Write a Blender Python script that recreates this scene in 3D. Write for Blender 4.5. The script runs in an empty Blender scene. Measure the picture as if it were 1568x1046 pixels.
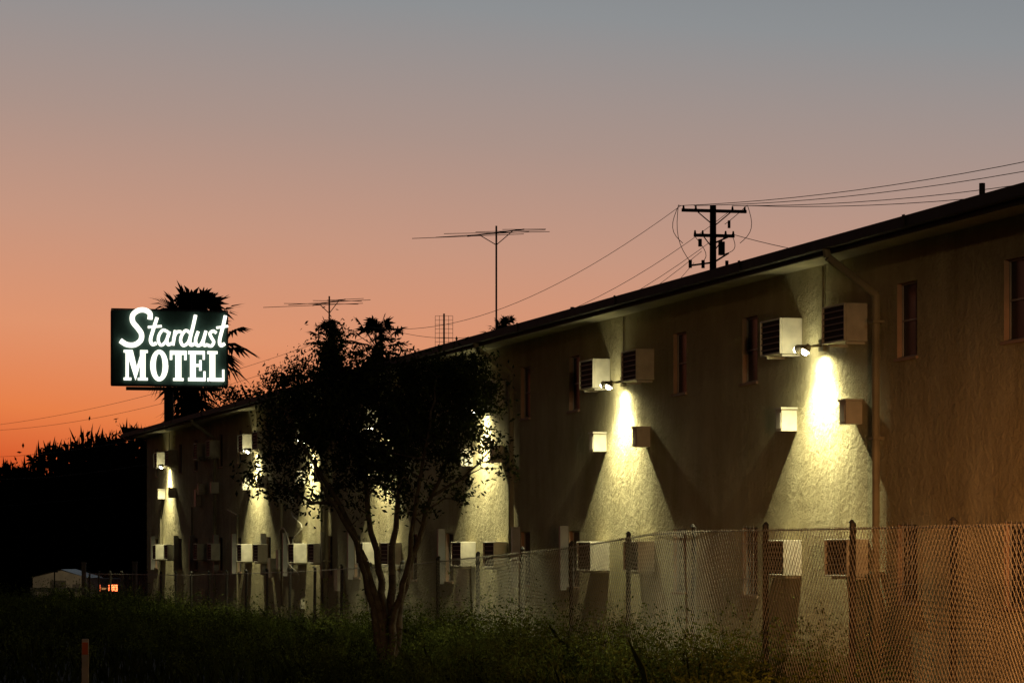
import bpy, math, random
import numpy as np
from mathutils import Vector, Matrix
random.seed(7); rng=np.random.default_rng(7)
scene=bpy.context.scene
scene.view_settings.view_transform='Standard'
try: scene.view_settings.look='None'
except Exception: pass
scene.view_settings.exposure=0

# ------------------------------------------------------------ materials
def new_mat(name):
    m=bpy.data.materials.new(name); m.use_nodes=True
    nt=m.node_tree; nt.nodes.clear(); return m,nt,nt.nodes,nt.links
def surf(name,col,rough=.8,metal=0.,var=.25,vscale=3.,bump=0.,bscale=30.,spec=.3):
    m,nt,N,L=new_mat(name)
    out=N.new('ShaderNodeOutputMaterial'); b=N.new('ShaderNodeBsdfPrincipled')
    tc=N.new('ShaderNodeTexCoord'); no=N.new('ShaderNodeTexNoise')
    no.inputs['Scale'].default_value=vscale; no.inputs['Detail'].default_value=6
    L.new(tc.outputs['Object'],no.inputs['Vector'])
    r=N.new('ShaderNodeValToRGB')
    r.color_ramp.elements[0].position=.3; r.color_ramp.elements[1].position=.72
    r.color_ramp.elements[0].color=(*[c*(1-var) for c in col],1)
    r.color_ramp.elements[1].color=(*[min(1,c*(1+var)) for c in col],1)
    L.new(no.outputs['Fac'],r.inputs[0]); L.new(r.outputs[0],b.inputs['Base Color'])
    b.inputs['Roughness'].default_value=rough; b.inputs['Metallic'].default_value=metal
    b.inputs['Specular IOR Level'].default_value=spec
    if bump:
        n2=N.new('ShaderNodeTexNoise'); n2.inputs['Scale'].default_value=bscale; n2.inputs['Detail'].default_value=4
        L.new(tc.outputs['Object'],n2.inputs['Vector'])
        bp=N.new('ShaderNodeBump'); bp.inputs['Strength'].default_value=bump; bp.inputs['Distance'].default_value=.03
        L.new(n2.outputs['Fac'],bp.inputs['Height']); L.new(bp.outputs[0],b.inputs['Normal'])
    L.new(b.outputs[0],out.inputs[0]); return m
def emis(name,col,s):
    m,nt,N,L=new_mat(name)
    out=N.new('ShaderNodeOutputMaterial'); e=N.new('ShaderNodeEmission')
    e.inputs[0].default_value=(*col,1); e.inputs[1].default_value=s
    L.new(e.outputs[0],out.inputs[0]); return m
def leafmat(name,col,trans=.35,var=.5,vs=2.5):
    m,nt,N,L=new_mat(name)
    out=N.new('ShaderNodeOutputMaterial'); d=N.new('ShaderNodeBsdfDiffuse'); t=N.new('ShaderNodeBsdfTranslucent')
    mx=N.new('ShaderNodeMixShader'); mx.inputs[0].default_value=trans
    tc=N.new('ShaderNodeTexCoord'); no=N.new('ShaderNodeTexNoise'); no.inputs['Scale'].default_value=vs; no.inputs['Detail'].default_value=5
    L.new(tc.outputs['Object'],no.inputs['Vector'])
    r=N.new('ShaderNodeValToRGB'); r.color_ramp.elements[0].position=.35; r.color_ramp.elements[1].position=.68
    r.color_ramp.elements[0].color=(*[c*(1-var) for c in col],1)
    r.color_ramp.elements[1].color=(col[0]*(1+var),col[1]*(1+var),col[2]*(1+var*.5),1)
    L.new(no.outputs['Fac'],r.inputs[0])
    L.new(r.outputs[0],d.inputs[0])
    if trans>0:
        L.new(r.outputs[0],t.inputs[0]); L.new(d.outputs[0],mx.inputs[1]); L.new(t.outputs[0],mx.inputs[2]); L.new(mx.outputs[0],out.inputs[0])
    else: L.new(d.outputs[0],out.inputs[0])
    return m

def stucco():
    m,nt,N,L=new_mat('stucco')
    out=N.new('ShaderNodeOutputMaterial'); b=N.new('ShaderNodeBsdfPrincipled')
    b.inputs['Roughness'].default_value=.95; b.inputs['Specular IOR Level'].default_value=.15
    tc=N.new('ShaderNodeTexCoord')
    mp=N.new('ShaderNodeMapping'); mp.inputs['Scale'].default_value=(1.3,1.3,.38); L.new(tc.outputs['Object'],mp.inputs[0])
    st=N.new('ShaderNodeTexNoise'); st.inputs['Scale'].default_value=1.7; st.inputs['Detail'].default_value=8; st.inputs['Roughness'].default_value=.6; L.new(mp.outputs[0],st.inputs['Vector'])
    bl=N.new('ShaderNodeTexNoise'); bl.inputs['Scale'].default_value=.7; bl.inputs['Detail'].default_value=6; L.new(tc.outputs['Object'],bl.inputs['Vector'])
    ad=N.new('ShaderNodeMath'); ad.operation='ADD'; L.new(st.outputs['Fac'],ad.inputs[0]); L.new(bl.outputs['Fac'],ad.inputs[1])
    hf=N.new('ShaderNodeMath'); hf.operation='MULTIPLY'; hf.inputs[1].default_value=.5; L.new(ad.outputs[0],hf.inputs[0])
    r=N.new('ShaderNodeValToRGB'); r.color_ramp.elements[0].position=.37; r.color_ramp.elements[1].position=.62
    r.color_ramp.elements[0].color=(.40,.34,.195,1); r.color_ramp.elements[1].color=(.62,.56,.35,1)
    L.new(hf.outputs[0],r.inputs[0]); L.new(r.outputs[0],b.inputs['Base Color'])
    n1=N.new('ShaderNodeTexNoise'); n1.inputs['Scale'].default_value=10; n1.inputs['Detail'].default_value=8; n1.inputs['Roughness'].default_value=.7
    n1.inputs['Distortion'].default_value=.3
    L.new(tc.outputs['Object'],n1.inputs['Vector'])
    n2=N.new('ShaderNodeTexNoise'); n2.inputs['Scale'].default_value=1.9; n2.inputs['Detail'].default_value=3
    L.new(tc.outputs['Object'],n2.inputs['Vector'])
    b1=N.new('ShaderNodeBump'); b1.inputs['Strength'].default_value=.9; b1.inputs['Distance'].default_value=.07; L.new(n1.outputs['Fac'],b1.inputs['Height'])
    b2=N.new('ShaderNodeBump'); b2.inputs['Strength'].default_value=.5; b2.inputs['Distance'].default_value=.14; L.new(n2.outputs['Fac'],b2.inputs['Height'])
    L.new(b2.outputs[0],b1.inputs['Normal']); L.new(b1.outputs[0],b.inputs['Normal'])
    L.new(b.outputs[0],out.inputs[0]); return m
M_stucco=stucco()
M_soffit=surf('soffit_paint',(.50,.46,.31),.85,var=.15)
M_fascia=surf('dark_fascia',(.030,.026,.022),.8)
M_roof=surf('roofing',(.03,.028,.027),.9)
M_reveal=surf('painted_reveal',(.40,.27,.19),.7,var=.2)
M_frame=surf('window_frame_metal',(.30,.29,.27),.5,.2,var=.2)
M_glass=surf('dark_window_glass',(.010,.010,.012),.35,0,var=.3,spec=.25)
M_curtain=surf('curtain',(.20,.17,.13),.9,var=.4,vscale=9)
M_ac=surf('ac_enamel',(.55,.52,.42),.5,0,var=.18,vscale=6)
M_acdark=surf('ac_dark_interior',(.010,.009,.008),.8)
M_slat=surf('ac_slats',(.14,.12,.10),.55,.1)
M_pipe=surf('painted_pipe',(.27,.24,.155),.6,var=.25)
M_galv=surf('galvanised_steel',(.33,.32,.29),.45,.6,var=.3,vscale=5)
M_post=surf('fence_post_steel',(.045,.042,.038),.6,.3,var=.3)
M_wire=surf('fence_wire',(.36,.34,.28),.6,.1)
M_black=surf('black_metal',(.012,.012,.012),.7)
M_bark=surf('bark',(.09,.07,.05),.95,var=.4,vscale=8,bump=.5,bscale=20)
M_wood=surf('creosote_wood',(.02,.015,.012),.9)
M_leaf=leafmat('leaf_dark',(.034,.043,.017),.25)
M_leaf2=leafmat('leaf_far',(.020,.020,.012),0,vs=.3)
M_palm=leafmat('palm_frond',(.018,.020,.012),0)
M_grass=leafmat('grass_blades',(.050,.064,.022),0,var=.7,vs=.6)
M_weed=leafmat('weed_leaves',(.09,.112,.034),.2,var=.7,vs=1.5)
M_ground=surf('soil',(.045,.037,.026),.95,var=.5,vscale=1.2,bump=.6,bscale=4)
M_bulb=emis('bulb',(1,.97,.74),25)
M_neon=emis('sign_letters_lit',(1,.97,.82),1.9)
M_signb=surf('sign_board_enamel',(.045,.092,.074),.5,var=.15)
M_orange=emis('sodium_bulb',(1,.45,.12),12)

# ------------------------------------------------------------ builders
class MB:
    def __init__(s): s.v=[]; s.f=[]
    def box(s,x0,x1,y0,y1,z0,z1):
        n=len(s.v)
        s.v+=[(x0,y0,z0),(x1,y0,z0),(x1,y1,z0),(x0,y1,z0),(x0,y0,z1),(x1,y0,z1),(x1,y1,z1),(x0,y1,z1)]
        s.f+=[(n,n+3,n+2,n+1),(n+4,n+5,n+6,n+7),(n,n+1,n+5,n+4),(n+1,n+2,n+6,n+5),(n+2,n+3,n+7,n+6),(n+3,n,n+4,n+7)]
    def poly(s,pts):
        n=len(s.v); s.v+=[tuple(p) for p in pts]; s.f.append(tuple(range(n,n+len(pts))))
    def tube(s,p0,p1,r0,r1=None,n=8,cap=True):
        r1=r0 if r1 is None else r1
        p0=Vector(p0);p1=Vector(p1); d=(p1-p0)
        if d.length<1e-6: return
        d.normalize(); a=d.orthogonal().normalized(); b=d.cross(a); k=len(s.v)
        for p,r in((p0,r0),(p1,r1)):
            for i in range(n):
                t=2*math.pi*i/n; s.v.append(tuple(p+a*math.cos(t)*r+b*math.sin(t)*r))
        for i in range(n): s.f.append((k+i,k+(i+1)%n,k+n+(i+1)%n,k+n+i))
        if cap: s.f.append(tuple(range(k+n-1,k-1,-1))); s.f.append(tuple(range(k+n,k+2*n)))
    def path(s,pts,r,n=8):
        for a,b in zip(pts[:-1],pts[1:]): s.tube(a,b,r,r,n)
    def build(s,name,mat,parent=None,smooth=False,bevel=0):
        me=bpy.data.meshes.new(name); me.from_pydata(s.v,[],s.f); me.materials.append(mat); me.update()
        if smooth: me.polygons.foreach_set('use_smooth',[True]*len(me.polygons))
        o=bpy.data.objects.new(name,me); scene.collection.objects.link(o)
        if parent: o.parent=parent
        if bevel:
            b=o.modifiers.new('bevel','BEVEL'); b.width=bevel; b.segments=2; b.limit_method='ANGLE'
        return o
def tris_obj(name,V,nper,mat,parent=None):
    n=V.shape[0]; me=bpy.data.meshes.new(name)
    me.vertices.add(n*nper); me.vertices.foreach_set('co',V.reshape(-1).astype(np.float32))
    me.loops.add(n*nper); me.loops.foreach_set('vertex_index',np.arange(n*nper,dtype=np.int32))
    me.polygons.add(n); me.polygons.foreach_set('loop_start',np.arange(0,n*nper,nper,dtype=np.int32))
    me.polygons.foreach_set('loop_total',np.full(n,nper,dtype=np.int32))
    me.materials.append(mat); me.update(calc_edges=True); me.validate()
    o=bpy.data.objects.new(name,me); scene.collection.objects.link(o)
    if parent: o.parent=parent
    return o
def empty(name,loc=(0,0,0),rz=0):
    e=bpy.data.objects.new(name,None); scene.collection.objects.link(e); e.location=loc; e.rotation_euler=(0,0,rz); e.empty_display_size=.3; return e
def light(name,kind,loc,energy,col,parent=None,target=None,**kw):
    l=bpy.data.lights.new(name,kind); l.energy=energy; l.color=col
    for k,v in kw.items(): setattr(l,k,v)
    o=bpy.data.objects.new(name,l); scene.collection.objects.link(o); o.location=loc
    if parent: o.parent=parent
    if target is not None:
        o.rotation_euler=(Vector(target)-Vector(loc)).to_track_quat('-Z','Y').to_euler()
    return o

# building frame: local X along the wall (away from camera), local Y = outward normal
TH=math.radians(15.66); RZ=math.pi/2+TH
P0=Vector((4.13,31.77,0))
def W(u,d,z=0):
    return Vector((P0.x-math.sin(TH)*u-math.cos(TH)*d, P0.y+math.cos(TH)*u-math.sin(TH)*d, z))

# ------------------------------------------------------------ motel
motel=empty('motel_building',P0,RZ)
U0,U1=-17.0,56.1; ZB,ZT=-.4,5.12
lamps=[(-5.9,0),(1.7,1),(9.3,1),(16.9,1),(24.4,1),(31.3,1),(37.9,1),(44.5,0),(51.6,1)]
wins=[]
for L,_ in [(-13.5,0)]+lamps:
    for o in (2.5,5.2):
        c=L+o
        if c<U1-.8 and c>U0+1:
            for z0,z1 in((3.88,4.70),(1.20,2.05)): wins.append((c-.27,c+.27,z0,z1))
us=sorted(set([U0,U1]+[w[0] for w in wins]+[w[1] for w in wins])); zs=[ZB,1.20,2.05,3.88,4.70,ZT]
wall=MB()
def inwin(u,z): return any(a<u<b and c<z<d for a,b,c,d in wins)
for a,b in zip(us[:-1],us[1:]):
    for c,d in zip(zs[:-1],zs[1:]):
        if not inwin((a+b)/2,(c+d)/2): wall.poly([(a,0,c),(b,0,c),(b,0,d),(a,0,d)][::-1])
wall.poly([(U1,0,ZB),(U1,-9,ZB),(U1,-9,ZT),(U1,0,ZT)]); wall.poly([(U0,0,ZB),(U0,0,ZT),(U0,-9,ZT),(U0,-9,ZB)])
wall.poly([(U0,-9,ZB),(U0,-9,ZT),(U1,-9,ZT),(U1,-9,ZB)])
wall.build('walls',M_stucco,motel)
rev=MB(); gl=MB(); fr=MB(); cur=MB()
D=.075
for i,(a,b,c,d) in enumerate(wins):
    rev.poly([(a,0,c),(a,-D,c),(a,-D,d),(a,0,d)]); rev.poly([(b,0,c),(b,0,d),(b,-D,d),(b,-D,c)])
    rev.poly([(a,0,d),(a,-D,d),(b,-D,d),(b,0,d)]); rev.poly([(a,0,c),(b,0,c),(b,-D,c),(a,-D,c)])
    gl.poly([(a,-D,c),(b,-D,c),(b,-D,d),(a,-D,d)][::-1])
    t=.02
    fr.box(a+.003,a+t,-D+.003,-D+.02,c+.003,d-.003); fr.box(b-t,b-.003,-D+.003,-D+.02,c+.003,d-.003)
    fr.box(a+t,b-t,-D+.004,-D+.019,c+.003,c+t); fr.box(a+t,b-t,-D+.004,-D+.019,d-t,d-.003)
    fr.box(a+t,b-t,-D+.004,-D+.016,(c+d)/2-.01,(c+d)/2+.01)
    rev.box(a-.03,b+.03,.002,.03,c-.035,c-.004)
    if c<2:
        if a>10 and random.random()<.85: fr.box(b+.03,b+.12,.002,.13,c-.05,d+.08)
        elif a<10:
            for k in range(4): gl_=None; fr.tube((a+.08+k*.12,.025,c-.02),(a+.08+k*.12,.025,d+.02),.004,n=5)
            for zz in(c+.2,d-.2): fr.tube((a-.02,.025,zz),(b+.02,.025,zz),.004,n=5)
    if random.random()<.3: cur.box(a+.03,a+.2,-D-.0005,-D+.002,c+.03,d-.03)
rev.build('window_reveals',M_reveal,motel); gl.build('window_glass',M_glass,motel); fr.build('window_frames',M_frame,motel); cur.build('curtains',M_curtain,motel)
# roof, fascia, gutter, soffit
E=.60
rf=MB()
rf.poly([(U0-.4,E,5.24),(U1+.5,E,5.24),(U1+.5,-4.6,5.42),(U0-.4,-4.6,5.42)][::-1])
rf.poly([(U0-.4,-4.6,5.42),(U1+.5,-4.6,5.42),(U1+.5,-9.6,5.24),(U0-.4,-9.6,5.24)][::-1])
rf.build('roof_deck',M_roof,motel)
so=MB(); so.box(U0-.4,U1+.5,-9.6,E-.02,5.121,5.15); so.build('soffit',M_soffit,motel)
fa=MB(); fa.box(U0-.4,U1+.5,E-.018,E+.02,5.06,5.245)
fa.box(U1+.503,U1+.54,-9.6,E+.02,5.09,5.42)
fa.box(U0-.4,U1+.45,E+.022,E+.12,5.11,5.225)
for u in np.arange(U0,U1,4.9): fa.box(u,u+.05,E+.121,E+.135,5.10,5.235)
fa.build('fascia_and_gutter',M_fascia,motel)
rp=MB()
for u,d,h in((-.9,-.8,.42),(3.0,-1,.32),(7.2,-1,.3),(10.8,-1,.3),(15.2,-1,.38),(27,-1.5,.3),(44,-1.5,.35)):
    rp.tube((u,d,5.2),(u,d,5.36+h),.035,n=8)
rp.build('roof_vent_pipes',M_fascia,motel)
dp=MB()
for u in (-15.2,0.,15.1,29.6,43.6):
    dp.path([(u,E+.07,5.13),(u,E+.05,5.02),(u,.07,4.62),(u,.07,0.05)],.045,8)
    for z in(4.3,3.0,1.5): dp.box(u-.075,u+.075,.001,.13,z,z+.03)
for L,lit in lamps:
    dp.path([(L,.02,5.1),(L,.02,4.2)],.014,6)
for u in (34.8,47.5,53.1): dp.path([(u,.03,2.9),(u,.03,.2)],.025,6)
dp.path([(40.5,.03,.2),(40.5,.03,2.6),(41.9,.03,2.75)],.022,6)
dp.path([(30.3,.03,.3),(30.3,.03,4.1)],.03,6)
dp.build('downspouts_and_conduits',M_pipe,motel)
cb=MB(); pts=[(33.2+.5*math.sin(t*1.7)+.35*math.sin(t*4.1),.04,3.2-t*.35) for t in np.arange(0,6.5,.25)]
cb.path(pts,.012,5)
pts=[(32.2+t*.5,.05,1.9-.35*math.sin(t)) for t in np.arange(0,6,.3)]; cb.path(pts,.014,5); cb.build('loose_cables',M_ac,motel)
# air conditioners
ac=MB(); acd=MB(); acs=MB(); vb=MB()
def aircon(u,z,dep=.26):
    w=.34; h=.43
    ac.box(u-w,u+w,.002,dep-.03,z,z+h)
    t=.022
    ac.box(u-w,u-w+t,dep-.03,dep,z,z+h); ac.box(u+w-t,u+w,dep-.03,dep,z,z+h)
    ac.box(u-w+t,u+w-t,dep-.03,dep,z,z+t); ac.box(u-w+t,u+w-t,dep-.03,dep,z+h-t,z+h)
    acd.box(u-w+t,u+w-t,dep-.029,dep-.026,z+t,z+h-t)
    for k in range(5):
        zz=z+t+.04+k*(h-2*t-.03)/5
        acs.box(u-w+t+.002,u+w-t-.002,dep-.024,dep-.008,zz,zz+.013)
    for s in(-1,1): vb.box(u+s*.25-.015,u+s*.25+.015,.002,dep*.8,z-.03,z-.002)
for i,(L,_) in enumerate(lamps):
    for o in(1.05,-.98):
        if L+o>U1-.5: continue
        j=random.uniform(-.03,.03)
        aircon(L+o+j,4.12+j*.5,random.choice([.25,.27,.29])); aircon(L+o-j,1.46+j*.4,random.choice([.24,.27,.3]))
    for o in(.98,-1.04):
        vb.box(L+o-.10,L+o+.10,.002,.2,3.2,3.46); vb.box(L+o-.12,L+o+.12,.003,.215,3.462,3.485)
        vb.box(L+o-.07,L+o+.07,.2005,.206,3.23,3.42)
    if i%2: vb.box(L+.95,L+1.15,.002,.09,.45,.68)
for u,z in((35.6,1.1),(34.6,1.3),(46.2,2.9),(28.2,.9)): vb.box(u,u+.3,.002,.14,z,z+.45)
ac.build('air_conditioner_cases',M_ac,motel,bevel=.008); acd.build('air_conditioner_interiors',M_acdark,motel); acs.build('air_conditioner_slats',M_slat,motel)
vb.build('wall_vent_boxes',M_ac,motel)
dr=MB(); dr.box(18.0,18.75,.002,.05,-.3,1.45); dr.build('service_door',M_ac,motel)
# floodlights
fx=MB(); bb=MB()
LC=(1,.93,.54)
for i,(L,lit) in enumerate(lamps):
    fx.box(L-.07,L+.07,.002,.05,4.10,4.24)
    fx.tube((L+.04,.05,4.18),(L+.10,.20,4.15),.012,n=6); fx.tube((L,.05,4.16),(L,.2,4.15),.012,n=6)
    fx.tube((L+.08,.2,4.15),(L+.20,.26,4.13),.03,.06,10); fx.tube((L,.19,4.17),(L,.24,4.10),.03,.06,10)
    if lit:
        bb.tube((L+.203,.262,4.129),(L+.24,.275,4.12),.05,.03,10); bb.tube((L,.242,4.095),(L,.26,4.06),.05,.03,10)
        f=[1,1,1,1.0,.9,.9,1,1,.9][i]
        light('floodlight_near','SPOT',(L,.20,4.05),58*f,LC,motel,(L,.08,3.4),spot_size=math.radians(168),spot_blend=.6,shadow_soft_size=.025)
        light('floodlight_wide','SPOT',(L,.35,4.03),520*f,LC,motel,(L,.17,2.4),spot_size=math.radians(122),spot_blend=1,shadow_soft_size=.025)
        light('floodlight_spill','POINT',(L+.28,.29,4.10),6.5*f,LC,motel,shadow_soft_size=.04)
fx.build('floodlight_fixtures',M_pipe,motel); bb.build('floodlight_bulbs',M_bulb,motel)

# ------------------------------------------------------------ chain link fence
fence=empty('chain_link_fence',P0,RZ)
FD=1.5
fu=[-14,3,7.25,12,16.5,26,38.9,60]; fz=[2.0,1.98,1.78,1.64,1.5,1.31,1.13,.98]
top=lambda u: float(np.interp(u,fu,fz))
po=MB(); k=-4
while -2.75+2.43*k<60:
    u=-2.75+2.43*k; h=top(u)+.06; lean=random.uniform(-.015,.015)
    po.tube((u,FD,-.3),(u+lean,FD+random.uniform(-.02,.02),h),.036 if k<2 else .03,n=8)
    po.tube((u+lean,FD,h),(u+lean,FD,h+.035),.04,.012,8)
    k+=1
po.build('fence_posts',M_post,fence,smooth=False)
rl=MB()
uu=np.arange(-12,60,1.2)
for a,b in zip(uu[:-1],uu[1:]): rl.tube((a,FD+.03,top(a)),(b,FD+.03,top(b)),.008,n=6,cap=False)
rl.build('top_rail',M_wire,fence)
wv=[]
for u in np.arange(-12,59.5,.078):
    h=top(u)-.05
    r=.0036 if u<12 else .0024
    sag=.02*math.sin(u*1.3)+.012*math.sin(u*3.1)
    for s in(1,-1):
        d=FD+.05+(.004 if s>0 else 0)+sag
        a=np.array([u,d,.05]); b=np.array([u+s*h*.8,d,top(u+s*h*.8)+.02])
        off=np.array([0.78*r*s*-1,0,.62*r])*1.0
        nn=np.array([0,r,0])
        wv.append([a-off,a+off,b+off,b-off])
        if u<20: wv.append([a-nn,a+nn,b+nn,b-nn])
tris_obj('wire_mesh',np.array(wv),4,M_wire,fence)

# ------------------------------------------------------------ ground
def gz(x,y):
    return -np.clip((y-90)*.018,0,2.0)
xs=np.concatenate([[-3000,-1200,-500,-250],np.linspace(-120,60,73),[150,400,1200,3000]])
ys=np.concatenate([[-400,-100,-20],np.linspace(0,260,105),[400,800,1600,4500]])
gv=[];gf=[]
for j,y in enumerate(ys):
    for i,x in enumerate(xs):
        gv.append((x,y,float(gz(x,y))+ (random.uniform(-.05,.05) if -100<x<60 and 0<y<260 else 0)))
nx=len(xs)
for j in range(len(ys)-1):
    for i in range(nx-1): gf.append((j*nx+i,j*nx+i+1,(j+1)*nx+i+1,(j+1)*nx+i))
g=MB(); g.v=gv; g.f=gf; g.build('ground',M_ground,smooth=True)

# grass / weeds
def blades(P,hmin,hmax,w):
    n=len(P)
    h=rng.uniform(hmin,hmax,n)*P[:,3]; a=rng.uniform(0,2*math.pi,n); l=rng.uniform(.1,.7,n)*h
    b=rng.uniform(0,2*math.pi,n); ww=w*rng.uniform(.6,1.5,n)
    base=P[:,:3]; side=np.stack([np.cos(a)*ww,np.sin(a)*ww,0*ww],1)
    lean=np.stack([np.cos(b)*l,np.sin(b)*l,h],1); mid=base+lean*np.array([.35,.35,.6])
    tip=base+lean
    return np.stack([base-side,base+side,mid+side*.7,tip,mid-side*.7],1)
def leaves(centers,rad,per,size,flat=1.):
    c=np.repeat(centers,per,axis=0); n=len(c)
    p=c+rng.normal(0,1,(n,3))*rad
    a=rng.normal(0,1,(n,3)); a/=np.linalg.norm(a,axis=1)[:,None]
    b=rng.normal(0,1,(n,3)); b-=a*(a*b).sum(1)[:,None]; b/=np.linalg.norm(b,axis=1)[:,None]
    s=size*rng.uniform(.6,1.3,n)[:,None]
    return np.stack([p-a*s,p+b*s*.42,p+a*s,p-b*s*.42],1)
def patch(x,y): return .55+.45*np.sin(x*1.1+1.7*np.sin(y*.33))*np.sin(y*.7+1.3*np.sin(x*.6))
def strip(n,u0,u1,d0,d1):
    u=rng.uniform(u0,u1,n); d=rng.uniform(d0,d1,n)
    x=P0.x-math.sin(TH)*u-math.cos(TH)*d; y=P0.y+math.cos(TH)*u-math.sin(TH)*d
    return np.stack([x,y,gz(x,y)-.02,.45+.7*np.clip(patch(x,y),0,1)],1)
G=[blades(strip(28000,-6,30,.15,4.2),.14,.46,.007), blades(strip(16000,24,62,.3,9),.15,.5,.014)]
x=rng.uniform(-20,1.5,30000); y=rng.uniform(34,90,30000)
G.append(blades(np.stack([x,y,gz(x,y)-.02,(.45+.7*np.clip(patch(x*.6,y*.5),0,1))*np.interp(y,[30,50,70,90],[1,1,.6,.4])],1),.18,.5,.017))
tris_obj('grass',np.concatenate(G),5,M_grass)
cl=[]; wc=[]
def weed(c,s):
    m=int(16*s)
    for _ in range(m):
        x_=c.x+random.gauss(0,.2*s); y_=c.y+random.gauss(0,.2*s)
        cl.append((x_,y_,0,s)); 
        for q in range(8): wc.append((x_+random.gauss(0,.05),y_+random.gauss(0,.05),abs(random.gauss(.0,.22*s))+.05+.035*q*s))
for _ in range(560):
    if random.random()<.7: c=W(random.uniform(-6,55),random.uniform(1.2,6))
    else: c=Vector((random.uniform(-20,0),random.uniform(36,62),0))
    weed(c,random.uniform(.5,1.15)**1.3)
for _ in range(300): weed(W(random.uniform(-1,17),random.uniform(.3,2.4)),random.uniform(.7,1.45))
tris_obj('weeds',leaves(np.array(wc),.035,3,.026),4,M_weed)
tris_obj('weed_stalks',blades(np.array(cl),.3,.66,.006),5,M_weed)

# ------------------------------------------------------------ trees
def in_ell(n,c,r,hollow=.0):
    d=rng.normal(0,1,(n,3)); d/=np.linalg.norm(d,axis=1)[:,None]
    t=rng.uniform(hollow,1,n)**(1/2.6)
    t=t*(1+.2*np.sin(d[:,0]*7+c[0]*3)*np.sin(d[:,2]*6+1.1)+rng.normal(0,.07,n))
    return np.array(c)+d*t[:,None]*np.array(r)
def tree(name,base,stems,ells,per,lrad,lsize,mat,nbranch=160,keep=1.,thr=None):
    e=empty(name,base)
    tr=MB(); nodes=[]
    for st in stems:
        pts=[Vector(p[:3]) for p in st]; rs=[p[3] for p in st]
        P=[pts[0]];R=[rs[0]]
        for a,b,ra,rb in zip(pts[:-1],pts[1:],rs[:-1],rs[1:]):
            for k in range(1,5):
                t=k/4; q=a.lerp(b,t)+Vector((random.uniform(-.025,.025),random.uniform(-.025,.025),0))*(1 if k<4 else 0)
                P.append(q);R.append(ra+(rb-ra)*t)
        for i in range(len(P)-1): tr.tube(P[i],P[i+1],R[i],R[i+1],7,cap=False)
        nodes+=[(p,r) for p,r in list(zip(P,R))[4:]]
    C=[]
    for c,r_,n in ells: C.append(in_ell(n,c,r_))
    C=np.concatenate(C)
    if thr is not None:
        f=np.sin(C[:,0]*5.1+1.3*np.sin(C[:,2]*3.7))*np.sin(C[:,2]*5.7+1.1*np.sin(C[:,1]*2.))*np.cos(C[:,1]*1.8+C[:,0]*1.5)
        C=C[(f>thr)|(rng.uniform(0,1,len(C))<keep)]
    idx=rng.permutation(len(C))[:nbranch]
    for k in idx:
        q=Vector(C[k]); best=min(nodes,key=lambda nr:(nr[0]-q).length+max(0,nr[0].z-q.z+.1)*1.5)
        p,rr=best; L=(q-p).length
        if L>1.6 or L<.05: continue
        mid=p.lerp(q,.5)+Vector((random.uniform(-.08,.08)*L,random.uniform(-.08,.08)*L,random.uniform(-.02,.16)*L))
        r0=min(rr*.6,.012+.012*L)
        tr.tube(p,mid,r0,r0*.65,5,cap=False); tr.tube(mid,q,r0*.65,r0*.3,5,cap=False)
        nodes.append((mid,r0*.65)); nodes.append((q,r0*.35))
    tr.build('trunk_and_limbs',M_bark,e,smooth=True)
    C=C[rng.permutation(len(C))]; h=len(C)//2
    F=np.concatenate([leaves(C[:h],lrad*.7,per,lsize),leaves(C[h:],lrad*1.4,per,lsize)])
    tris_obj('foliage',F,4,mat,e)
    return e
def T(px,py,dy=0): return ((px-590)/109.,dy,1.8+(838-py)/109.)
stems=[]
def stem(*a): stems.append([(*T(x,y,d),r) for x,y,d,r in a])
stem((588,1030,0,.085),(584,960,.0,.065),(560,860,-.1,.05),(520,770,-.2,.035),(470,690,-.3,.02),(440,630,-.35,.01))
stem((590,1030,.05,.08),(592,950,.1,.06),(578,870,.15,.05),(560,760,.3,.035),(540,650,.3,.02),(515,560,.2,.01))
stem((596,1030,0,.08),(600,940,0,.06),(600,860,-.1,.05),(610,760,-.1,.035),(610,640,0,.02),(590,560,0,.01))
stem((600,1030,.05,.08),(610,940,.05,.055),(632,850,0,.045),(660,760,.1,.03),(700,670,.1,.018),(730,600,.1,.01))
stem((594,1030,-.05,.07),(606,930,-.1,.05),(622,880,-.2,.04),(640,760,-.35,.03),(660,650,-.5,.018),(670,580,-.5,.01))
stem((586,1030,-.04,.06),(572,930,-.1,.045),(548,830,-.35,.035),(505,760,-.6,.02),(480,700,-.7,.01))
stem((520,770,-.2,.03),(480,770,-.3,.02),(430,740,-.4,.01))
stem((660,760,.1,.025),(710,730,.2,.018),(750,690,.2,.01))
s_=109.
def ell(px,py,rx,ry,n,dy=0,ry3=None): return (T(px,py,dy),(rx/s_,(ry3 or 1.1),ry/s_),n)
ells=[ell(585,660,115,88,340),ell(560,590,78,42,130,0,.7),ell(685,635,80,78,260,0,.8),ell(450,660,55,65,95,0,.7),
      ell(505,545,24,46,44,0,.35),ell(575,545,40,22,30,0,.4),ell(728,590,40,52,75,0,.5),ell(758,690,26,60,14,0,.4),ell(705,745,45,30,12,0,.5),
      ell(432,600,38,30,26,0,.4),ell(495,735,80,45,30,0,.6),ell(400,730,28,45,14,0,.4),ell(600,765,95,38,26,0,.7),ell(670,572,70,26,64,0,.6),ell(490,620,55,60,115,0,.7),ell(450,755,60,30,10,0,.4),ell(560,720,70,45,50,0,.7)]
tree('crape_myrtle_tree',(-1.78,40,0),stems,ells,34,.084,.040,M_leaf,620,.48,.0)
s2=43.5
def T2(px,py,dy=0): return ((px-400)/s2,dy,1.8+(838-py)/s2)
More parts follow.
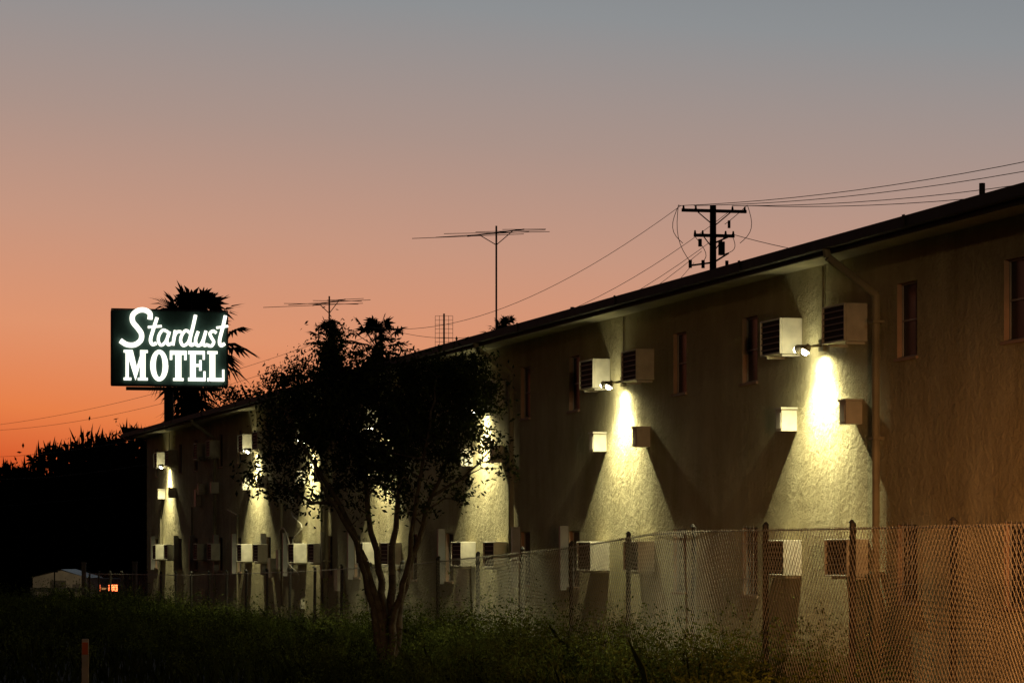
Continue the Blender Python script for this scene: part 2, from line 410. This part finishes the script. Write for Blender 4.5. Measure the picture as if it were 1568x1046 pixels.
st2=[[(*T2(400,910),.16),(*T2(398,700),.12),(*T2(390,640),.07),(*T2(370,590),.03)],[(*T2(398,700),.1),(*T2(420,640),.06),(*T2(440,580),.03)]]
el2=[(T2(405,625),(60/s2,1.2,30/s2),100),(T2(440,585),(28/s2,.8,24/s2),34),(T2(355,612),(30/s2,.8,20/s2),30),(T2(470,560),(30/s2,.8,26/s2),26),(T2(425,575),(16/s2,.5,16/s2),8),(T2(345,605),(14/s2,.5,14/s2),5)]
tree('street_tree',(-8.82,100,0),st2,el2,20,.15,.07,M_leaf2,110)

# distant tree line
hx=[-95,-60,-46,-40,-37,-34.5,-32,-30.5,-28.8,-27,-20,-8,14]; hz=[8,7,6.8,7.4,8.1,9.4,10.0,10.2,10.3,10,8,7,7]
def hh(X): return np.interp(X,hx,hz)+.45*np.sin(X*1.9)+.3*np.sin(X*4.3+1)+.15*np.sin(X*9.)
n=46000
X=rng.uniform(-80,4,n); Yd=rng.uniform(212,236,n)
t=1-rng.uniform(0,1,n)**1.3
c=np.stack([X,Yd,-2.2+(hh(X)+1.9)*t],1)
F1=leaves(c,.12,1,.42); F1b=leaves(c[rng.uniform(0,1,n)<.45]+np.array([0,0,.35]),.45,1,.2)
m=3800; X=rng.uniform(-80,4,m); Yd=rng.uniform(212,230,m)
b=np.stack([X,Yd,hh(X)-1.1],1); l=rng.uniform(.6,1.8,m); dx=rng.normal(0,.35,m)
tip=b+np.stack([dx,0*dx,l],1); mid=(b+tip)/2; w=rng.uniform(.05,.12,m)[:,None]*np.array([1,0,0])
F2=np.stack([b,mid+w,tip,mid-w],1)
X=rng.uniform(-82,6,12000); c=np.stack([X,rng.uniform(226,234,12000),-2.2+(hh(X)+.9)*rng.uniform(0,1,12000)],1)
F3=leaves(c,.1,1,1.25)
tris_obj('distant_trees',np.concatenate([F1,F1b,F2,F3]),4,M_leaf2)

# ------------------------------------------------------------ palms
def palm(name,base,ch,rad,skirt,nf=46,tr=.22,emin=-40,sw=1.):
    e=empty(name,base); t=MB()
    for k in range(10):
        z0=ch*k/10; z1=ch*(k+1)/10
        t.tube((.05*math.sin(k),0,z0),(.05*math.sin(k+1),0,z1),tr*(1.25-.35*k/10),tr*(1.25-.35*(k+1)/10),9,cap=False)
    t.build('trunk',M_bark,e,smooth=True)
    q=[]; st=MB()
    for i in range(nf):
        az=i*2.39996+random.uniform(-.3,.3); el=math.radians(emin+(88-emin)*((i+.5)/nf)**.9)
        d=Vector((math.cos(az)*math.cos(el),math.sin(az)*math.cos(el),math.sin(el)))
        L=rad*random.uniform(.42,.7); p0=Vector((0,0,ch)); p1=p0+d*L; st.tube(p0,p1,.03,.02,4,cap=False)
        sd=d.cross(Vector((0,0,1)));
        if sd.length<.1: sd=Vector((1,0,0))
        sd.normalize(); fl=rad*random.uniform(.32,.48)
        for j in range(13):
            a=math.radians(-100+200*j/12); ld=(d*math.cos(a)+sd*math.sin(a)); ln=fl*(.8+.2*math.cos(a))*random.uniform(.8,1.1)
            tip=p1+ld*ln+Vector((0,0,-.25*fl)); md=p1+ld*ln*.5
            w=(sd*math.cos(a)-d*math.sin(a))*fl*.07+Vector((0,0,.025*fl))
            q.append([tuple(p1),tuple(md+w),tuple(tip),tuple(md-w)])
    for i in range(int(skirt*150)):
        z=ch-.2-random.uniform(0,skirt); az=random.uniform(0,2*math.pi); r0=tr; r1=tr+random.uniform(.1,.9)*rad*.5*sw
        p=Vector((r0*math.cos(az),r0*math.sin(az),z)); tip=Vector((r1*math.cos(az),r1*math.sin(az),z-random.uniform(.4,1.2)))
        md=(p+tip)/2+Vector((math.cos(az),math.sin(az),0))*.14; w=Vector((-math.sin(az),math.cos(az),0))*random.uniform(.04,.09)
        q.append([tuple(p),tuple(md+w),tuple(tip),tuple(md-w)])
    st.build('frond_stems',M_bark,e); tris_obj('fronds',np.array(q),4,M_palm,e)
palm('fan_palm_tree',(-12.65,112,-.4),10.15,2.75,4.1,46,.3,-50,1.1)
palm('fan_palm_tree',(-6.25,131,-.7),11.7,1.8,1.2,24,.2)
palm('fan_palm_tree',(-8.5,133,-.75),12.2,1.35,.8,20,.2)
palm('fan_palm_tree',(-.35,160,-1.2),14.7,1.5,.5,22,.2)

# ------------------------------------------------------------ motel sign
sign=empty('motel_sign',(-12.03,100,8.80),math.radians(14))
K=43.55
S=lambda x,y:((x-260)/K,(533-y)/K)
bd=MB(); bd.box(-2.02,2.02,0,.55,-1.31,1.31); bd.build('cabinet',M_signb,sign,bevel=.02)
rim=MB()
for a in((-2.05,2.05,-.03,.04,1.312,1.36),(-2.05,2.05,-.03,.04,-1.36,-1.312),(-2.06,-2.022,-.03,.04,-1.31,1.31),(2.022,2.06,-.03,.04,-1.31,1.31)): rim.box(*a)
rim.box(-1.5,1.8,.15,.35,-1.48,-1.365)
rim.build('cabinet_trim',M_black,sign)
pl=MB(); pl.tube((0,.27,-8.9),(0,.27,-1.37),.17,n=12); pl.build('support_pole',M_black,sign)
lt=MB(); dd=[-.06]
def P(*pts):
    dd[0]-=.002; y=dd[0]; q=[S(*p) for p in pts]; n=len(lt.v); k=len(q)
    lt.v+=[(a,y,b) for a,b in q]+[(a,-.001,b) for a,b in q]
    lt.f.append(tuple(range(n,n+k)))
    for i in range(k): lt.f.append((n+i,n+(i+1)%k,n+k+(i+1)%k,n+k+i))
def R(x0,y0,x1,y1): P((x0,y0),(x0,y1),(x1,y1),(x1,y0))
R(192.5,537,197,583);R(189.5,579,201,583);R(189.5,537,198,541)
P((193,537),(203,537),(211,570),(207.5,583));P((221,537),(217,537),(206,574),(207.5,583))
R(214.5,537,222.5,583);R(211,579,226,583);R(219,537,226,541)
for k in range(28):
    a=2*math.pi*k/28;b=2*math.pi*(k+1)/28
    P((243.5+13.5*math.cos(a),560-24*math.sin(a)),(243.5+13.5*math.cos(b),560-24*math.sin(b)),(243.5+5.5*math.cos(b),560-18*math.sin(b)),(243.5+5.5*math.cos(a),560-18*math.sin(a)))
R(260,537,285,543);R(260,537,263,551);R(282,537,285,551);R(268.5,537,277,583);R(265,579,280.5,583)
R(291,537,299,583);R(288,537,313,542);R(310.5,537,313,550);R(299,557,306,561);R(305,551,308,567);R(288,578,314,583);R(311.5,568,314,583)
R(321,537,329,583);R(317.5,537,332.5,541);R(317.5,578,343,583);R(340.5,565,343,583)
lt.build('motel_letters',M_neon,sign)
def strokes():
    raw=[([(229,490),(229,481),(221,476),(211,477),(203,484),(203,494),(210,503),(216,512),(215,522),(206,529),(194,529),(184,523)],4.1),
     ([(240,487),(234,506),(230,521),(233,528),(239,526)],2.8),([(226,502),(247,500)],2.),
     ([(257,509),(249,506),(243,514),(242,523),(246,529),(252,525),(257,515),(259,508)],2.4),([(259,508),(255,521),(257,528),(262,526)],2.5),
     ([(268,506),(264,529)],2.7),([(265,519),(270,509),(277,508)],2.5),
     ([(291,510),(284,506),(278,513),(276,522),(280,529),(287,525),(291,516)],2.5),([(299,482),(295,500),(290,521),(292,528),(297,526)],2.8),
     ([(303,507),(299,520),(301,528),(307,527),(312,517)],2.6),([(315,506),(311,521),(312,528),(317,527)],2.6),
     ([(331,509),(326,506),(321,510),(324,517),(327,523),(323,529),(316,527)],2.5),
     ([(345,482),(341,500),(336,520),(338,528),(344,525)],2.8),([(331,501),(349,498)],2.)]
    cu=bpy.data.curves.new('stardust_script','CURVE'); cu.dimensions='3D'; cu.bevel_depth=1; cu.bevel_resolution=2; cu.use_fill_caps=True
    for pts,w in raw:
        P_=[pts[0]]+pts+[pts[-1]]; out=[]
        for i in range(1,len(P_)-2):
            for t in np.linspace(0,1,6)[:-1]:
                p0,p1,p2,p3=[np.array(P_[j],float) for j in(i-1,i,i+1,i+2)]
                out.append(.5*((2*p1)+(-p0+p2)*t+(2*p0-5*p1+4*p2-p3)*t*t+(-p0+3*p1-3*p2+p3)*t**3))
        out.append(np.array(pts[-1],float))
        sp=cu.splines.new('POLY'); sp.points.add(len(out)-1)
        for j,o in enumerate(out):
            a,b=S(*o); sp.points[j].co=(a,-.1,b,1); sp.points[j].radius=w/K*.95
    cu.materials.append(M_neon)
    o=bpy.data.objects.new('stardust_letters',cu); scene.collection.objects.link(o); o.parent=sign
strokes()

# ------------------------------------------------------------ utility poles + wires
wires=[]
def sagline(a,b,sag,n=24):
    a=Vector(a);b=Vector(b); return [a.lerp(b,t)-Vector((0,0,sag*4*t*(1-t))) for t in np.linspace(0,1,n+1)]
def upole(loc,h,yaw,full=True):
    e=empty('utility_pole',loc,yaw); m=MB()
    m.tube((0,0,-.5),(0,0,h),.13,.085,10)
    arms=[(h-.15,.88),(h-.8,.55)] if full else [(h-.15,.88)]
    for i,(z,w) in enumerate(arms):
        m.box(-w,w,-.15,-.07,z-.04,z+.04)
        for t in (-1,-.6,.6,1):
            m.tube((w*t*.95,-.11,z+.03),(w*t*.95,-.11,z+.13),.035,.02,6)
        m.tube((w*.5,-.1,z-.04),(0,-.13,z-.4),.016,n=5); m.tube((-w*.5,-.1,z-.04),(0,-.13,z-.4),.016,n=5)
    if full:
        m.tube((.22,-.05,h-1.3),(.22,-.05,h-.95),.09,n=10); m.box(-.44,-.36,-.2,-.12,h-1.1,h-.9); m.box(.36,.42,-.2,-.14,h-.6,h-.4)
        m.path([(-.65,-.1,h-1.6),(0,-.1,h-1.5),(.4,-.1,h-1.25)],.025,6); m.path([(0,-.1,h-1.0),(.55,-.1,h-.75)],.024,6)
        for a in(-.65,-.3,.35): m.tube((a,-.1,h-1.66),(a,-.1,h-1.45),.045,n=6)
    m.build('pole_and_crossarms',M_wood,e); return e
h1=10.8
p1=(5.3,75,0); p2=(-5.3,115,-.45); p3=(-38,185,-1.7); p0=(20.5,44,0)
upole(p1,h1,math.radians(12)); upole(p2,11.2,math.radians(0),False); upole(p0,10.8,math.radians(12)); upole(p3,11.2,math.radians(10),False)
for o,dz in((-.9,.25),(-.5,.05),(.5,0),(.9,-.3)):
    wires.append(sagline((p1[0]+o,75,h1-.0),(p0[0]+o*1.1,44,10.9+dz),.95+.1*o))
for o,dz,sg in((-.85,0,1.1),(.5,-.1,1.5),(.2,-.75,1.5),(-.3,-1.2,1.7)):
    wires.append(sagline((p1[0]+o,75,h1+dz),(p2[0]+o*.6,115,10.7+dz*.8),sg))
for o,dz,sg in((-.8,0,1.),(.4,0,1.3),(0,-1.6,1.3),(.3,-3.,1.2)):
    wires.append(sagline((p2[0]+o,115,10.7+dz),(p3[0]+o,185,9.4+dz),sg))
wires.append(sagline((p1[0]+.5,75,h1-.75),(12,52,7.2),.5)); wires.append(sagline((p1[0]-.5,75,h1-1.5),(1.2,62,5.5),.2))
wires.append(sagline((-40,120,3.2),(-14,100,3.6),.4))
for a,b,sd_ in (((-.92,h1),(-.6,h1-1.5),.16),((-.9,h1+.02),(-.8,h1-1.0),.22),((.9,h1),(.7,h1-1.0),.2),((.5,h1-.8),(.2,h1-1.3),.2),((-.5,h1-.8),(-.3,h1-1.5),-.2),((.9,h1),(.3,h1-.5),-.1)):
    A=Vector((p1[0]+a[0],74.9,a[1]));B=Vector((p1[0]+b[0],74.9,b[1])); side=Vector((math.copysign(sd_,a[0]*sd_),0,-.1))
    wires.append([A.lerp(B,t)+side*math.sin(math.pi*t) for t in np.linspace(0,1,9)])
cu=bpy.data.curves.new('power_lines','CURVE'); cu.dimensions='3D'; cu.bevel_depth=.0085; cu.bevel_resolution=0
for w in wires:
    sp=cu.splines.new('POLY'); sp.points.add(len(w)-1)
    for j,p in enumerate(w): sp.points[j].co=(*p,1)
cu.materials.append(M_black); o=bpy.data.objects.new('power_lines',cu); scene.collection.objects.link(o)

# ------------------------------------------------------------ antennas
def antenna(loc,h,els,boom,yaw,tilt=0.,r=.0075):
    e=empty('tv_antenna',loc,yaw); m=MB()
    m.tube((0,0,0),(0,0,h),.02,n=6)
    z=h-.14; m.tube((0,-boom*.5,z-tilt),(0,boom*.5,z+tilt),.013,n=6)
    for i,l in enumerate(els):
        y=-boom*.5+boom*i/(len(els)-1); zz=z+tilt*2*(y/boom); dr=random.uniform(-.05,.05)
        m.tube((-l,y,zz+dr),(l,y,zz-dr),r,n=5)
    for yy in(-.3,.3): m.tube((0,yy*boom,z+tilt*2*yy),(0,0,z-.25),.009,n=4)
    m.build('mast_boom_and_elements',M_black,e)
antenna((-.32,58,5.3),3.05,[1.25,1.05,1.2,.8,.5],2.6,math.radians(-26),.20,.0065)
antenna((-4.15,64.6,5.3),2.2,[1.2,.9,1.0,.6,.45],2.0,math.radians(-18),.15,.0065)
e=empty('tv_antenna',(-1.47,61.5,5.3)); m=MB(); m.tube((0,0,0),(0,0,1.55),.02,n=6)
for x in (-.19,-.1,.1,.19): m.tube((x,0,.75),(x,0,1.5),.006,n=4)
for z in np.arange(.75,1.51,.094): m.tube((-.19,0,z),(.19,0,z),.005,n=4)
m.build('mast_and_screen',M_black,e)

# ------------------------------------------------------------ left background: shed, car, barrier, posts
sh=empty('storage_shed',(-23.5,150,-1.12),math.radians(-8))
b=MB(); b.box(-1.45,1.45,-1.2,1.2,0,1.35); b.poly([(-1.45,-1.2,1.35),(1.45,-1.2,1.35),(0.1,-1.2,1.72)]); b.poly([(1.45,1.2,1.35),(-1.45,1.2,1.35),(.1,1.2,1.72)])
b.build('walls',surf('shed_siding',(.50,.44,.35),.8,var=.15),sh)
b=MB(); b.poly([(-1.6,-1.35,1.33),(.1,-1.35,1.78),(.1,1.35,1.78),(-1.6,1.35,1.33)]); b.poly([(.1,-1.35,1.78),(1.6,-1.35,1.33),(1.6,1.35,1.33),(.1,1.35,1.78)]); b.build('roof',M_galv,sh)
b=MB(); b.box(-.5,.35,-1.23,-1.203,.02,1.2); b.box(.7,1.1,-1.225,-1.203,.6,1.0); b.build('door_and_window',M_slat,sh)
yl=empty('added_shed_lamp',(-23.0,143,-.95)); b=MB(); b.tube((0,0,0),(0,0,1.5),.04,.03,8); b.box(-.15,.15,-.04,.10,1.5,1.58); b.build('pole',M_black,yl)  # lamp added to brighten the shed front, not part of the place
b=MB(); b.box(-.12,.12,.101,.11,1.51,1.57); b.build('lens',emis('added_shed_lamp_lens',(1,.8,.5),2.5),yl)
light('added_shed_light','SPOT',(0,.13,1.54),110,(1,.8,.5),yl,(-.6,6,.7),spot_size=math.radians(80),spot_blend=1,shadow_soft_size=.08)
car=empty('parked_car',(-26.9,190,-1.7))
b=MB()
prof=[(-2.2,.35),(-2.25,.75),(-2.1,.95),(-1.5,1.0),(-.9,1.42),(.5,1.45),(1.1,1.0),(2.1,.85),(2.25,.5),(2.2,.3)]
for s in(-1,1): b.poly([(.88*s*(1 if z<1.1 else .82),y,z) for y,z in (prof if s>0 else prof[::-1])])
for (ya,za),(yb,zb) in zip(prof,prof[1:]+prof[:1]):
    wa=.88*(1 if za<1.1 else .82); wb=.88*(1 if zb<1.1 else .82)
    b.poly([(-wa,ya,za),(wa,ya,za),(wb,yb,zb),(-wb,yb,zb)])
b.build('body',surf('car_paint',(.03,.03,.035),.3,.3),car)
b=MB()
for s in(-1,1):
    for y in(-1.35,1.35): b.tube((s*.68,y,.32),(s*.9,y,.32),.32,n=18)
b.build('wheels',M_black,car)
b=MB(); b.poly([(-.68,-1.5,1.03),(.68,-1.5,1.03),(.62,-.95,1.38),(-.62,-.95,1.38)]); b.build('rear_window',M_glass,car)
b=MB()
for s in(-1,1): b.box(min(s*.28,s*.86),max(s*.28,s*.86),-2.34,-2.26,.62,1.04)
b.build('tail_lights',emis('tail_light_glow',(1,.17,.05),5),car)
b=MB(); b.box(-.2,.2,-2.3,-2.27,.72,.84); b.build('licence_plate',emis('plate_self_glow',(1,.45,.15),.4),car)  # plate glows by itself in place of light falling on it
gr=empty('barrier_rail',(-13.6,88,0)); b=MB()
for x in(-1.2,0,.75): b.box(x-.05,x+.05,-.05,.05,0,.55)
b.box(-1.3,.85,-.075,-.052,.42,.56); b.build('rail_and_posts',surf('white_paint_worn',(.5,.46,.38),.7),gr)
for loc,h in(((-12.2,92,0),1.3),((-14.6,97,0),1.25)):
    e=empty('timber_post',(*loc[:2],0)); b=MB(); b.box(-.07,.07,-.07,.07,-.2,h); b.box(-.085,.085,-.085,.085,h,h+.05); b.build('post',surf('weathered_timber',(.28,.23,.17),.85),e)
mk=empty('marker_post',(-4.95,33,0)); b=MB(); b.box(-.04,.04,-.02,.02,-.2,.74); b.build('post',surf('marker_post_plastic',(.62,.48,.36),.7),mk,bevel=.006)
b=MB(); b.box(-.034,.034,-.026,-.021,.56,.7); b.build('reflector',surf('reflector_orange',(.8,.16,.05),.4),mk)

# ------------------------------------------------------------ sodium yard lamp, out of frame to the right, then an added fill lamp
lp=W(-12.6,3.6,0)
sl=empty('added_fill_lamp',lp,RZ); b=MB(); b.tube((0,0,0),(0,0,2.9),.06,.045,10); b.path([(0,0,2.9),(.2,-.05,3.0),(.5,-.1,3.0)],.03,8); b.box(.4,.8,-.2,0,2.93,3.05); b.build('pole_and_arm',M_galv,sl)
b=MB(); b.box(.46,.75,-.17,-.03,2.89,2.929); b.build('lamp_lens',M_orange,sl)
light('sodium_light','SPOT',(.6,-.1,2.75),2100,(1,.40,.12),sl,(9.6,-3.6,-.1),spot_size=math.radians(58),spot_blend=1,shadow_soft_size=.12)
lp2=W(-26,7.0,0)
s3=empty('added_fill_lamp',lp2,RZ); b=MB(); b.tube((0,0,0),(0,0,6.4),.09,.06,10); b.path([(0,0,6.4),(.4,-.1,6.6),(1.0,-.2,6.6)],.035,8); b.box(.9,1.4,-.32,-.08,6.5,6.64); b.build('pole_and_arm',M_galv,s3)  # unseen lamp added to light the window reveals and warm the wall
b=MB(); b.box(.96,1.34,-.28,-.12,6.46,6.499); b.build('lamp_lens',M_orange,s3)
light('added_fill_light','SPOT',(1.15,-.2,6.4),1600,(1,.66,.32),s3,(42,-7,3.5),spot_size=math.radians(44),spot_blend=1,shadow_soft_size=.2)

# ------------------------------------------------------------ world
w=bpy.data.worlds.new('World'); scene.world=w; w.use_nodes=True; nt=w.node_tree; N=nt.nodes; L=nt.links; N.clear()
out=N.new('ShaderNodeOutputWorld'); bg=N.new('ShaderNodeBackground'); tc=N.new('ShaderNodeTexCoord'); sp=N.new('ShaderNodeSeparateXYZ')
L.new(tc.outputs['Generated'],sp.inputs[0])
def math_(op,a,b):
    n=N.new('ShaderNodeMath'); n.operation=op
    for i,v in enumerate((a,b)):
        if v is None: continue
        if isinstance(v,(int,float)): n.inputs[i].default_value=v
        else: L.new(v,n.inputs[i])
    return n.outputs[0]
t=math_('ADD',math_('MULTIPLY',sp.outputs['Z'],4.0),math_('MULTIPLY',sp.outputs['X'],.32))
r=N.new('ShaderNodeValToRGB'); L.new(t,r.inputs[0]); cr=r.color_ramp
stops=[(0,(.52,.055,.014)),(.07,(.68,.11,.028)),(.14,(.79,.21,.064)),(.26,(.73,.29,.15)),(.41,(.56,.30,.21)),(.56,(.40,.285,.245)),(.74,(.265,.275,.285)),(1,(.15,.19,.225))]
cr.elements[0].position=0; cr.elements[0].color=(*stops[0][1],1); cr.elements[1].position=1; cr.elements[1].color=(*stops[-1][1],1)
for p,c in stops[1:-1]:
    e=cr.elements.new(p); e.color=(*c,1)
mr=N.new('ShaderNodeMapRange'); mr.interpolation_type='SMOOTHSTEP'; L.new(sp.outputs['Y'],mr.inputs[0])
mr.inputs[1].default_value=.5; mr.inputs[2].default_value=.96; mr.inputs[3].default_value=.04; mr.inputs[4].default_value=1
mx=N.new('ShaderNodeVectorMath'); mx.operation='SCALE'; L.new(r.outputs[0],mx.inputs[0]); L.new(mr.outputs[0],mx.inputs['Scale'])
sky=N.new('ShaderNodeTexSky'); sky.sky_type='NISHITA'; sky.sun_disc=False; sky.sun_elevation=math.radians(-4); sky.sun_rotation=math.radians(-20)
sc=N.new('ShaderNodeVectorMath'); sc.operation='SCALE'; L.new(sky.outputs[0],sc.inputs[0]); sc.inputs['Scale'].default_value=.03
ad=N.new('ShaderNodeVectorMath'); ad.operation='ADD'; L.new(mx.outputs[0],ad.inputs[0]); L.new(sc.outputs[0],ad.inputs[1])
L.new(ad.outputs[0],bg.inputs[0]); bg.inputs[1].default_value=1; L.new(bg.outputs[0],out.inputs[0])

# ------------------------------------------------------------ camera
cam=bpy.data.cameras.new('camera'); co=bpy.data.objects.new('camera',cam); scene.collection.objects.link(co)
co.location=(0,0,1.8); co.rotation_euler=(math.pi/2,0,0); cam.lens=100; cam.sensor_width=36; cam.shift_y=.2009; cam.clip_end=6000; cam.clip_start=.1
scene.camera=co
